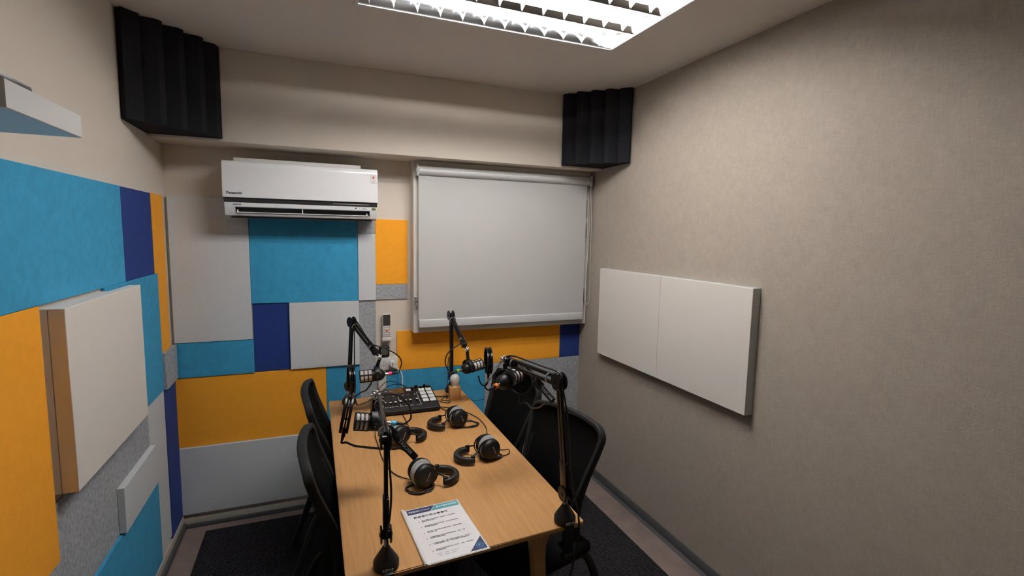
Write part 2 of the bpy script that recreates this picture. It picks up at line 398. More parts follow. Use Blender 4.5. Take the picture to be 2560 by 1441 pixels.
panel_left(1.05, 2.530, 1.521, 1.920, .014, F_BLUE, 'very large sky blue felt panel along the top of the left wall')
panel_left(2.531, 2.956, 1.521, 1.920, .010, F_NAVY, 'navy felt panel right of the very large blue panel')
def panel_left_l(poly, th, m, label):
    b = NB(); prism(b, poly, XL+.0004, XL+th, YZ_)
    return tag(obj('felt_panel', b, m, ang=20), label, 'wall panel', 'felt panels on the left wall')
YZ_ = Matrix(((0, 0, 1, 0), (1, 0, 0, 0), (0, 1, 0, 0), (0, 0, 0, 1)))
panel_left_l([(2.957, 1.5205), (2.993, 1.5205), (2.993, 1.102), (3.158, 1.102), (3.158, 1.920), (2.957, 1.920)], .012, F_ORANGE, 'tall narrow orange felt strip by the far left room corner')
panel_left(2.30, 2.992, .912, 1.520, .014, F_BLUE, 'blue felt panel partly behind the thick white square panel')
panel_left(.95, 1.812, .735, 1.520, .014, F_ORANGE, 'large orange felt panel lowest left on the left wall')
panel_left_l([(.95, .528), (2.7265, .528), (2.7265, .911), (1.8125, .911), (1.8125, .7345), (.95, .7345)], .008, F_GREY, 'long grey felt panel under the orange panel and the thick white square panel')
panel_left(.95, 2.785, .10, .527, .018, F_BLUE, 'low blue felt panel above the skirting of the left wall')
panel_left_l([(2.7275, .528), (2.786, .528), (2.786, .10), (2.999, .10), (2.999, .911), (2.7275, .911)], .008, F_WHITE, 'white felt panel under the blue panel, left of the upright navy strip')
panel_left(3.000, 3.222, .082, .906, .012, F_NAVY, 'upright navy felt strip in the left corner by the floor')
panel_left(3.000, 3.222, .907, 1.101, .026, F_GREY, 'small thick grey felt block in the left corner above the navy strip')
panel_left(2.292, 2.724, .533, .722, .026, F_WHITE, 'small raised white felt panel standing proud over the grey strip', x=XL+.008)
for x0, x1, lab in ((XL, XL+.022, 'white board lying against the wall behind the thick white square panel'), (XL+.0225, XL+.0645, 'thick white square acoustic board standing out from the left wall')):
    b = NB(); box(b, x0, x1, 1.833, 2.528 if x0 > XL else 2.299, .936, 1.508, .003, 2)
    tag(obj('acoustic_board', b, BAFFLE, ang=20), lab, 'acoustic board', 'stacked white boards on the left wall')
# white boards on the right wall
for y0, y1, lab in ((2.2685, 2.905, 'white acoustic board on the right wall, the one nearer the window'), (1.632, 2.2660, 'white acoustic board on the right wall, the larger looking one nearer the viewer')):
    r = thing('acoustic_board', lab, 'acoustic board', (XR, (y0+y1)/2, .944), group='white boards on the wallpapered wall')
    b = NB(); box(b, XR-.048, XR-.044, y0, y1, .944, 1.532, .0015, 1); obj('face', b, BAFFLE, r)
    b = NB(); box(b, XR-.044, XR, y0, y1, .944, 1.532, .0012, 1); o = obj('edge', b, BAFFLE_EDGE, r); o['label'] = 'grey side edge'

# ------------------------------------------------------------ corner bass traps
def bass_trap(corner, sx, lab, wl, wb):
    """corner=(x,y) room corner; sx=+1 extends to +x; wl along side wall (-y), wb along beam"""
    cx, cy = corner
    A = Vector((cx, cy-wl)); B = Vector((cx+sx*wb, cy))
    d = B-A; L = d.length; u = d/L; nrm = Vector((-u.y, u.x))
    if nrm.dot(Vector((sx, -1))) < 0: nrm = -nrm
    poly = [(cx, cy), (A.x, A.y)]
    e0 = A + nrm*0.035; n = 4
    poly.append((e0.x, e0.y))
    st = L*0.16; seg = (L-st*1.0)/n
    p = A + u*st + nrm*.035; poly.append((p.x, p.y))
    for k in range(n):
        base = A + u*(st + seg*k)
        q = base + u*seg*.10 + nrm*(.012); poly.append((q.x, q.y))
        q = base + u*seg*.62 + nrm*.052; poly.append((q.x, q.y)) if k < n-1 else poly.append(((base+u*seg*.6+nrm*.035).x, (base+u*seg*.6+nrm*.035).y))
        if k < n-1:
            q = base + u*seg*.88 + nrm*.052; poly.append((q.x, q.y))
    q = B + nrm*.02; poly.append((q.x, min(q.y, cy)))
    poly.append((B.x, B.y))
    b = NB(); prism(b, poly, 2.212, ZC-.001)
    return tag(obj('bass_trap', b, FOAM, flat=True), lab, 'foam bass trap', 'foam bass traps in the ceiling corners')
bass_trap((XL, 2.995), 1, 'charcoal foam bass trap in the upper left ceiling corner', .345, .315)
bass_trap((XR, 2.995), -1, 'smaller looking charcoal foam bass trap in the upper right corner by the wallpaper', .315, .315)

# ------------------------------------------------------------ ceiling light
cl = thing('ceiling_light', 'recessed fluorescent ceiling light with white louvres and glowing tubes', 'ceiling light', ((LX0+LX1)/2, (LY0+LY1)/2, ZC))
b = NB(); T = .003
box(b, LX0, LX1, LY0, LY1, ZC+.125, ZC+.13)
for a in ((LX0, LX0+T, LY0, LY1), (LX1-T, LX1, LY0, LY1), (LX0, LX1, LY0, LY0+T), (LX0, LX1, LY1-T, LY1)): box(b, *a, ZC+.004, ZC+.125)
obj('housing', b, HOUSING, cl)
b = NB()
for a in ((LX0-.012, LX0+.004, LY0-.012, LY1+.012), (LX1-.004, LX1+.012, LY0-.012, LY1+.012), (LX0, LX1, LY0-.012, LY0+.004), (LX0, LX1, LY1-.004, LY1+.012)): box(b, *a, ZC-.004, ZC, .001, 1)
obj('rim', b, WPLAST, cl)
YZ = Matrix(((0, 0, 1, 0), (1, 0, 0, 0), (0, 1, 0, 0), (0, 0, 0, 1)))   # prism poly (y,z) extruded along x
for y in (LY0+.2, LY0+.4):
    b = NB(); prism(b, [(y-.002, ZC+.001), (y+.002, ZC+.001), (y+.006, ZC+.012), (y+.014, ZC+.026), (y+.011, ZC+.026), (y, ZC+.010), (y-.011, ZC+.026), (y-.014, ZC+.026), (y-.006, ZC+.012)], LX0+T, LX1-T, YZ)
    obj('reflector', b, MIRROR, cl)
for s, y in ((1, LY0+T), (-1, LY1-T)):
    b = NB(); prism(b, [(y, ZC+.001), (y+s*.005, ZC+.001), (y+s*.012, ZC+.03), (y+s*.028, ZC+.080), (y+s*.024, ZC+.082), (y, ZC+.082)], LX0+T, LX1-T, YZ)
    obj('reflector', b, MIRROR, cl)
for r in range(3):
    ya = LY0+.2*r; yc = ya+.1
    for k in range(12):
        x = LX0+.0375+.098*k + .01
        lo_ = []; hi_ = []
        for q in range(13):
            t = q/12; sn = math.sin(PI*t)**.8; yy = ya+.006+.188*t; zz = ZC+.002+.019*sn
            lo_.append((yy, zz)); hi_.append((yy, zz+.020*(1-sn)+.006))
        pl = lo_+hi_[::-1]
        b = NB(); prism(b, pl, x-.0010, x+.0010, YZ); obj('louvre_blade', b, BLADE, cl)
    b = NB(); cyl(b, (LX0+.05, yc, ZC+.045), (LX1-.05, yc, ZC+.045), .013, 20); o = obj('tube', b, TUBE, cl); o['label'] = 'glowing tube'
    for x0, x1 in ((LX0+.012, LX0+.045), (LX1-.045, LX1-.012)):
        b = NB(); box(b, x0, x1, yc-.014, yc+.014, ZC+.034, ZC+.125, .003); obj('tube_holder', b, BAFFLE_EDGE, cl)

# ------------------------------------------------------------ air conditioner
ac = thing('air_conditioner', 'white wall mounted air conditioner over the large blue panel', 'air conditioner', (-.04, 3.14, 1.82))
AX0, AX1 = -.440, .360
up = [(3.226, 2.118), (3.10, 2.118)] + [(3.075-.033*math.sin(t), 2.083+.033*math.cos(t)) for t in [PI*k/16 for k in range(9)]] + [(3.038, 1.99), (3.036, 1.921), (3.060, 1.915), (3.226, 1.915)]
b = NB(); box(b, AX0+.06, AX1-.06, 3.2262, YB, 1.935, 2.10); obj('wall_bracket', b, STEEL, ac)
b = NB(); prism(b, up, AX0, AX1, YZ); obj('front_panel', b, ACW, ac, ang=40)
b = NB(); prism(b, [(3.226, 2.118), (3.10, 2.118), (3.095, 2.133), (3.10, 2.137), (3.226, 2.137)], AX0+.05, AX1-.09, YZ); obj('top_intake', b, WPLAST, ac)
b = NB(); prism(b, [(3.226, 1.916), (3.052, 1.916), (3.040, 1.914), (3.040, 1.898), (3.050, 1.894), (3.226, 1.894)], AX0+.004, AX1-.004, YZ); obj('dark_strip', b, ACS, ac)
low = [(3.226, 1.894), (3.042, 1.894), (3.043, 1.880), (3.052, 1.848), (3.066, 1.826), (3.10, 1.817), (3.226, 1.830)]
notch = [(3.226, 1.894), (3.042, 1.894), (3.043, 1.880), (3.0445, 1.872), (3.13, 1.868), (3.14, 1.838), (3.058, 1.838), (3.066, 1.826), (3.10, 1.817), (3.226, 1.830)]
b = NB(); prism(b, low, AX0+.006, AX0+.055, YZ); prism(b, notch, AX0+.055, AX1-.045, YZ); prism(b, low, AX1-.045, AX1-.006, YZ)
lb = obj('lower_casing', b, ACW, ac, ang=30)
b = NB(); box(b, AX0+.056, AX1-.046, 3.085, 3.128, 1.8395, 1.8685); obj('air_outlet', b, DARK, ac)
b = NB(); box(b, AX0+.060, AX1-.050, 3.052, 3.082, 1.8400, 1.8445, .001, 1)
for x in (AX0+.065, (AX0+AX1)/2-.012, AX1-.062): box(b, x-.002, x+.003, 3.050, 3.084, 1.8405, 1.868 if x > AX0+.1 and x < AX1-.1 else 1.856, .001, 1)
obj('louvre_flap', b, ACW, ac)
b = NB(); prism(b, [(3.226, 1.817), (3.226, 1.829), (3.10, 1.816), (3.08, 1.816), (3.08, 1.812)], AX0+.03, AX1-.03, YZ); obj('underside_grille', b, ACS, ac)
tf = lambda x, z, y=3.0359: frame((x, y, z), (1, 0, 0), (0, 0, 1))
text('brand_lettering', 'Panasonic', .019, tf(-.384, 1.944), INK, ac, bold=.0006)
text('small_lettering', 'INVERTER', .009, frame((-.375, 3.0425, 1.8835), (1, 0, 0), (0, 0, 1)), INK, ac, shear=.3, bold=.0004)
b = NB(); box(b, AX0+.55, AX1-.05, 3.0385, 3.0402, 1.904, 1.908); obj('strip_highlight', b, STEEL, ac)
b = NB(); box(b, .232, .240, 3.0410, 3.0432, 1.8815, 1.8885, .001); obj('sensor_window', b, DARK, ac)
b = NB()
for x in (.252, .256): box(b, x, x+.003, 3.0415, 3.0432, 1.882, 1.8835); box(b, x, x+.003, 3.0415, 3.0432, 1.888, 1.8892)
for k in range(3): box(b, .272, .292, 3.0413, 3.0432, 1.8805+.0035*k, 1.882+.0035*k)
obj('indicator_marks', b, INKG, ac)
b = NB(); box(b, .325, .347, 3.0405, 3.0432, 1.8785, 1.8905, .0005); lbk = obj('energy_label', b, DARK, ac)
b = NB(); 
for x in (.328, .335, .341): box(b, x, x+.004, 3.0400, 3.0406, 1.881, 1.888)
obj('energy_mark', b, YEL, lbk)
b = NB(); box(b, .322, .350, 3.0366, 3.0376, 2.035, 2.083); st = obj('sticker', b, WPLAST, ac)
b = NB()
for k in range(5):
    a = k*2*PI/5; M = tf(.336, 2.066, 3.0362) @ Matrix.Rotation(a, 4, 'Z'); prism(b, [(0, 0), (.0035, .004), (0, .0085), (-.0015, .004)], -.0002, .0004, M)
box(b, .335, .3365, 3.0360, 3.0366, 2.050, 2.062)
obj('flower_mark', b, RED, st)
b = NB(); 
for k in range(5): box(b, .327+.004*k, .330+.004*k, 3.0362, 3.0366, 2.041, 2.043)
obj('caption_marks', b, INKG, st)

# ------------------------------------------------------------ small wall things
rm = thing('remote_control', 'white air conditioner remote control in its wall holder', 'remote control', (.428, 3.24, 1.05))
b = NB(); box(b, .402, .455, 3.212, 3.232, 1.058, 1.226, .005, 3); obj('body', b, WPLAST, rm)
b = NB(); box(b, .406, .451, 3.2105, 3.2125, 1.150, 1.222, .001, 1); obj('display', b, LCDD, rm)
b = NB(); cyl(b, (.429, 3.212, 1.119), (.429, 3.209, 1.119), .006, 14); box(b, .420, .438, 3.2095, 3.2125, 1.114, 1.124, .002); obj('power_button', b, ORNG, rm)
for j in range(5):
    for i in range(3):
        if j == 1 and i == 1: continue
        x = .4135+.0155*i; z = 1.140-.0135*j - (.006 if j > 1 else 0)
        b = NB(); box(b, x-.0045, x+.0045, 3.2102, 3.2125, z-.0028, z+.0028, .001, 1); obj('button', b, INKG, rm)
b = NB(); box(b, .399, .458, 3.208, 3.25, 1.048, 1.072, .005, 2); box(b, .404, .453, 3.232, 3.25, 1.05, 1.15, .002); obj('wall_holder', b, WPLAST, rm)
th = thing('thermostat', 'black rounded wall thermostat below the remote control', 'thermostat', (.415, 3.25, .94))
b = NB(); box(b, .380, .448, 3.226, 3.25, .938, 1.014, .011, 3); obj('casing', b, BLACK, th)
b = NB(); box(b, .392, .436, 3.2245, 3.2262, .955, .998, .001); obj('display', b, LCD, th)
ol = thing('wall_outlet', 'white double wall socket behind the back left microphone', 'wall socket', (.442, 3.25, .89))
b = NB(); box(b, .386, .500, 3.226, 3.25, .852, .935, .004, 2); obj('cover_plate', b, WPLAST, ol)
for dx in (.414,):
    b = NB()
    for x in (dx-.006, dx+.004):
        for z in (.905, .882): box(b, x, x+.0022, 3.2253, 3.2262, z, z+.009)
    cyl(b, (dx+.012, 3.2262, .8945), (dx+.012, 3.2253, .8945), .002, 8); obj('socket_holes', b, DARK, ol)
pg = thing('power_plug', 'white plug with white cord pushed into the wall socket', 'plug', (.463, 3.22, .893))
b = NB(); cyl(b, (.463, 3.2262, .897), (.463, 3.196, .895), .0215, 24, .018); box(b, .458, .496, 3.196, 3.214, .872, .892, .004, 2, M=Matrix.Translation((.47, 3.2, .885)) @ Matrix.Rotation(math.radians(28), 4, 'Y') @ Matrix.Translation((-.47, -3.2, -.885))); obj('plug_body', b, WPLAST, pg)
b = NB(); tube(b, smooth([(.490, 3.203, .869), (.512, 3.19, .845), (.521, 3.175, .80), (.516, 3.17, .70), (.512, 3.17, .45), (.50, 3.17, .22), (.505, 3.16, .012)], 8), .0042, 8); obj('cord', b, WPLAST, pg)
b = NB(); box(b, .460, .4635, 3.1945, 3.1962, .884, .906); obj('print', b, INK, pg)
b = NB(); box(b, .374, .412, 3.222, 3.25, .058, .852, .002); box(b, .412, .426, 3.235, 3.25, .058, .852, .001)
tag(obj('cable_duct', b, CREAMB), 'cream cable duct running down from the wall socket', 'cable duct')

# ------------------------------------------------------------ wall shelf with dark device
sh = thing('wall_shelf', 'white box shelf projecting at the upper left edge', 'shelf', (-.5, .9, 1.88))
b = NB(); box(b, XL, -.337, .793, 1.005, 1.891, 1.926, .001, 1); obj('board', b, ACW, sh)
dv = thing('shelf_device', 'flat dark device lying on the white shelf', 'device', (-.45, .84, 1.9265))
b = NB(); box(b, -.56, -.350, .780, .895, 1.9265, 1.939, .004, 2); obj('casing', b, BLACK, dv)
b = NB(); box(b, -.545, -.37, .79, .88, 1.9392, 1.9402, .0004, 1); obj('glass_top', b, DARK, dv)

# ------------------------------------------------------------ table
TX0, TX1, TY0, TY1, TZ = .066, .876, 1.440, 3.056, .740
tb = thing('table', 'long oak veneer table with splayed wooden legs', 'table', (.47, 2.25, 0))
b = NB()
pl = []
for cx, cy, a0 in ((TX1-.012, TY1-.012, 0), (TX0+.012, TY1-.012, 90), (TX0+.012, TY0-.035, 180), (TX1-.012, TY0+.012, 270)):
    for k in range(5):
        t = math.radians(a0+22.5*k); pl.append((cx+.012*math.cos(t), cy+.012*math.sin(t)))
prism(b, pl, TZ-.017, TZ); bmesh.ops.bevel(b, geom=[e for e in b.edges if abs(e.verts[0].co.z-e.verts[1].co.z) < 1e-6], offset=.003, segments=2, affect='EDGES'); obj('tabletop', b, OAK, tb, ang=50)
for sx, sy in ((0, 0), (1, 0), (0, 1), (1, 1)):
    cx = TX0+.150 if not sx else TX1-.150; cy = TY0+.09 if not sy else TY1-.09
    ox = -1 if not sx else 1; oy = -1 if not sy else 1
    b = NB()
    top = Vector((cx, cy, TZ-.017)); foot = Vector((cx+ox*.035, cy+oy*.04, 0))
    # bracket flange flaring along x then tapering leg
    prof = [(-.070, 0.0), (.070, 0.0), (.052, -.035), (.026, -.090), (.022, -.14), (.014, -.716), (-.014, -.716), (-.022, -.14), (-.026, -.090), (-.052, -.035)]
    n = len(prof)
    for th_ in (-1, 1):
        pass
    M = frame(top, (1, 0, 0), (0, 0, 1))
    A = []; Bv = []
    for x, z in prof:
        t = -z/.716; hw = .024*(1-t)+.013*t
        base = top.lerp(foot, t)
        A.append(b.verts.new((base.x+x, base.y-hw, base.z if t > .999 else TZ-.017+z))); Bv.append(b.verts.new((base.x+x, base.y+hw, TZ-.017+z)))
    b.faces.new(A); b.faces.new(Bv[::-1])
    for k in range(n): b.faces.new((A[k], A[(k+1) % n], Bv[(k+1) % n], Bv[k]))
    for v in b.verts: v.co.z = max(v.co.z, .0072)
    obj('leg', b, OAKL, tb, ang=30)

# ------------------------------------------------------------ chairs
def backx(z, y):
    pts = [(.50, -.150), (.58, -.150), (.65, -.158), (.75, -.195), (.85, -.238), (.91, -.257), (1.0, -.268)]
    for (z0, x0), (z1, x1) in zip(pts[:-1], pts[1:]):
        if z <= z1: t = (z-z0)/(z1-z0); break
    return x0+(x1-x0)*t + .45*y*y - .01
def make_chair(label, loc, rotz, hgt=0.0):
    r = thing('mesh_chair', label, 'chair', loc, rotz, 'black mesh back chairs around the table')
    # outline of the back in (y,z)
    zb, zt = .585, .952
    out = []
    hw = lambda z: .170+.055*min(1, (z-zb)/(zt-zb)*1.15)
    cr = .050
    for k in range(7): t = PI/2*k/6; out.append((hw(zt)-cr+cr*math.cos(t), zt-cr+cr*math.sin(t)))
    for k in range(1, 6): y = (hw(zt)-cr)*(1-2*k/6); out.append((y, zt+.010*(1-(y/.2)**2)))
    for k in range(7): t = PI/2+PI/2*k/6; out.append((-hw(zt)+cr+cr*math.cos(t), zt-cr+cr*math.sin(t)))
    for k in range(1, 9): z = zt-cr-(zt-cr-zb-cr)*k/9; out.append((-hw(z), z))
    for k in range(7): t = PI+PI/2*k/6; out.append((-hw(zb)+cr+cr*math.cos(t), zb+cr+cr*math.sin(t)))
    for k in range(7): t = 3*PI/2+PI/2*k/6; out.append((hw(zb)-cr+cr*math.cos(t), zb+cr+cr*math.sin(t)))
    for k in range(1, 9): z = zb+cr+(zt-cr-zb-cr)*k/9; out.append((hw(z), z))
    pts = [Vector((backx(z, y), y, z)) for y, z in out]
    b = NB(); sweep(b, pts, rsec(.017, .010, .006), Vector((1, 0, .25)), closed=True); obj('back_frame', b, CHAIRF, r, False, ang=50)
    # mesh panel: grid inside the frame
    b = NB(); NU, NV = 14, 12
    for side, off in ((0, .003), (1, -.003)):
        g = []
        for j in range(NV+1):
            z = zb+.012+(zt-zb-.018)*j/NV; row = []
            for i in range(NU+1):
                w_ = hw(z)-.004
                dz = min(z-zb, zt-z)
                if dz < cr: w_ -= cr-math.sqrt(max(0, cr*cr-(cr-dz)**2))
                y = w_*(2*i/NU-1); row.append(b.verts.new((backx(z, y)+off, y, z)))
            g.append(row)
        for j in range(NV):
            for i in range(NU): b.faces.new((g[j][i], g[j][i+1], g[j+1][i+1], g[j+1][i]))
    obj('back_mesh', b, MESHB, r, False)
    # uprights from the lower back to the seat frame
    for s in (-1, 1):
        p = smooth([(backx(.80, s*.19)-.010, s*.196, .80), (backx(.66, s*.18)-.012, s*.184, .66), (backx(.56, .17)-.010, s*.175, .545), (-.165, s*.17, .45), (-.10, s*.165, .415), (.0, s*.165, .41)], 5)
        b = NB(); sweep(b, p, rsec(.014, .010, .005), Vector((1, 0, .3))); obj('back_support', b, CHAIRF, r, False, ang=50)
    b = NB(); box(b, -.215, .225, -.225, .225, .420, .475, .026, 4)
    for v in b.verts:
        if v.co.x > .1: v.co.z -= (v.co.x-.1)**2*.9
        if v.co.z > .44: v.co.z -= .010*max(0, 1-(v.co.x/.2)**2)*max(0, 1-(v.co.y/.2)**2)
    obj('seat', b, SEATB, r, False)
    b = NB(); box(b, -.200, .205, -.205, .205, .402, .421, .006, 2); obj('seat_shell', b, CHAIRF, r, False)
    for s in (-1, 1):
        p = smooth([(.17, s*.18, .410), (.20, s*.205, .36), (.225, s*.222, .18), (.24, s*.232, .0115)], 5)
        b = NB(); sweep(b, p, rsec(.013, .010, .005), Vector((1, 0, 0))); obj('leg', b, CHAIRF, r, False, ang=50)
        p = smooth([(-.17, s*.16, .410), (-.235, s*.18, .36), (-.30, s*.200, .18), (-.36, s*.212, .0115)], 5)
        b = NB(); sweep(b, p, rsec(.015, .011, .005), Vector((1, 0, 0))); obj('leg', b, CHAIRF, r, False, ang=50)
    return r
make_chair('black mesh chair at the left side of the table, nearer the window wall', (.217, 2.600, 0), -math.radians(1))
make_chair('black mesh chair at the left side of the table, nearer the viewer', (.218, 1.935, 0), -math.radians(1))
make_chair('black mesh chair at the right side of the table, in the corner', (.800, 2.455, 0), PI+math.radians(10))
make_chair('black mesh chair at the right side of the table, nearest the white wall boards', (.803, 1.842, 0), PI+math.radians(14.5))

# ------------------------------------------------------------ mixer
MX0, MX1, MY0, MY1 = .306, .654, 2.685, 2.958
mx = thing('podcast_mixer', 'black podcast mixing console with white pads on the table', 'audio mixer', ((MX0+MX1)/2, (MY0+MY1)/2, TZ))
b = NB()
prism(b, [(MY0, TZ+.006), (MY0, TZ+.030), (MY0+.008, TZ+.036), (MY1-.06, TZ+.068), (MY1-.004, TZ+.072), (MY1, TZ+.068), (MY1, TZ+.006)], MX0, MX1, YZ)
bmesh.ops.bevel(b, geom=b.edges[:], offset=.0035, segments=2, affect='EDGES'); obj('body', b, BLACK, mx)
sl = (.068-.036)/(MY1-.06-MY0-.008)
O_ = Vector((MX0, MY0+.008, TZ+.0362)); XA = Vector((1, 0, 0)); YA = Vector((0, 1, sl)).normalized(); ZA = XA.cross(YA)
FM = Matrix(((XA.x, YA.x, ZA.x, O_.x), (XA.y, YA.y, ZA.y, O_.y), (XA.z, YA.z, ZA.z, O_.z), (0, 0, 0, 1)))
for i in range(2):
    for j in range(4):
        b = NB(); u = .262+.042*i; v = .048+.044*j; box(b, u, u+.035, v, v+.035, -.001, .0055, .003, 2, M=FM); obj('pad', b, PADM, mx)
for k in range(8):
    u = .022+.0285*k if k < 7 else .231
    b = NB(); box(b, u-.0015, u+.0015, .045, .125, 0, .0008, M=FM); obj('fader_slot', b, DARK, mx)
    v = .060+(.004 if k % 3 == 1 else 0) + (.012 if k > 4 else 0)
    b = NB(); box(b, u-.006, u+.006, v-.009, v+.009, 0.001, .010, .002, 2, M=FM); f = obj('fader', b, BLACK, mx)
    b = NB(); box(b, u-.0058, u+.0058, v-.003, v+.0085, .0098, .0114, .0006, 1, M=FM); obj('fader_cap', b, PADM, f)
    b = NB()
    for d in (-.010, .002): box(b, u+d, u+d+.008, .022, .028, 0, .0012, .0004, 1, M=FM)
    obj('channel_button', b, SILV, mx)
    b = NB(); box(b, u-.004, u+.004, .150, .156, 0, .002, .0008, 1, M=FM); obj('channel_key', b, INKW if k % 2 else INKG, mx)
    b = NB()
    for q in range(6): box(b, u-.007, u-.003, .066+.012*q, .0668+.012*q, -.0002, .0003, M=FM)
    obj('scale_marks', b, INKG, mx)
b = NB()
for u, v0, v1 in ((.036, .02, .165), (.133, .02, .165), (.246, .02, .175)): box(b, u-.0008, u+.0008, v0, v1, -.0002, .0004, M=FM)
box(b, .246, .262, .175, .1765, -.0002, .0004, M=FM); obj('printed_line', b, INKW, mx)
b = NB(); box(b, .085, .175, .185, .250, -.001, .0012, .0005, 1, M=FM); sc = obj('screen', b, SCREEN, mx)
b = NB(); box(b, .060, .085, .180, .255, -.001, .0008, M=FM); obj('screen_surround', b, LCDD, mx)
b = NB(); box(b, .190, .218, .200, .225, -.001, .004, .002, 2, M=FM); bt = obj('record_key', b, PADM, mx)
b = NB(); box(b, .196, .212, .210, .214, .004, .0043, M=FM); obj('key_print', b, INK, bt)
for k in range(5):
    u = .228+.026*k if k < 4 else .322; v = .215+(.022 if k % 2 else 0)
    Mk = FM @ Matrix.Translation((u, v, 0))
    b = NB(); lathe(b, [(0, -.001), (.0085, -.001), (.008, .014), (.0065, .016), (0, .016)], Mk, 18); kn = obj('knob', b, BLACKG, mx)
    b = NB(); box(b, -.0006, .0006, .001, .007, .0158, .0165, M=Mk); obj('pointer', b, INKW, kn)
text('brand_lettering', 'RØDECaster', .011, FM @ Matrix.Translation((.036, .245, .0003)), INKW, mx, bold=.0004)
for k in range(4):
    b = NB(); u = .010+.028*k; box(b, u, u+.016, .215, .222, 0, .002, .0008, 1, M=FM); obj('level_button', b, INKW if k < 1 else INKG, mx)
for k in range(4):
    b = NB(); x = MX0+.03+.028*k; cyl(b, (x, MY1-.001, TZ+.035), (x, MY1+.035, TZ+.035), .009, 14); obj('rear_connector', b, STEEL, mx)
for x, y in ((MX0+.03, MY0+.03), (MX1-.03, MY0+.03), (MX0+.03, MY1-.03), (MX1-.03, MY1-.03)):
    b = NB(); cyl(b, (x, y, TZ), (x, y, TZ+.007), .01, 12); obj('rubber_foot', b, RUBBER, mx)
b = NB(); cyl(b, (MX0-.028, MY0+.20, TZ+.045), (MX0+.002, MY0+.20, TZ+.045), .006, 12); obj('side_plug', b, CHROME, mx)
b = NB(); cyl(b, (MX0-.012, MY0+.245, TZ+.052), (MX0+.002, MY0+.245, TZ+.052), .006, 12); obj('side_plug', b, CHROME, mx)

# ------------------------------------------------------------ bulb lamp on a block
lp = thing('table_lamp', 'small white bulb lamp on a square beech block', 'lamp', (.786, 2.86, TZ))
Rz = Matrix.Translation((.786, 2.86, 0)) @ Matrix.Rotation(math.radians(-6), 4, 'Z')
b = NB(); box(b, -.033, .033, -.033, .033, TZ, TZ+.078, .002, 2, M=Rz); obj('wooden_block', b, BEECH, lp)
b = NB(); lathe(b, [(0, TZ+.076), (.017, TZ+.076), (.0172, TZ+.084), (.019, TZ+.091), (.0235, TZ+.100), (.0275, TZ+.112), (.0290, TZ+.124), (.0272, TZ+.136), (.0220, TZ+.146), (.0125, TZ+.1525), (0, TZ+.155)], Rz, 28); obj('bulb', b, BULB, lp)
b = NB(); cyl(b, (.742, 2.880, TZ+.0005), (.742, 2.880, TZ+.010), .006, 10); 
tube(b, smooth([(.744, 2.88, TZ+.008), (.746, 2.90, TZ+.05), (.760, 2.93, TZ+.12), (.768, 2.96, TZ+.18), (.778, 2.975, TZ+.235)], 6), .0022, 6)
tag(obj('cable_clip', b, RUBBER), 'thin black cable rising from the tabletop beside the bulb lamp', 'cable')

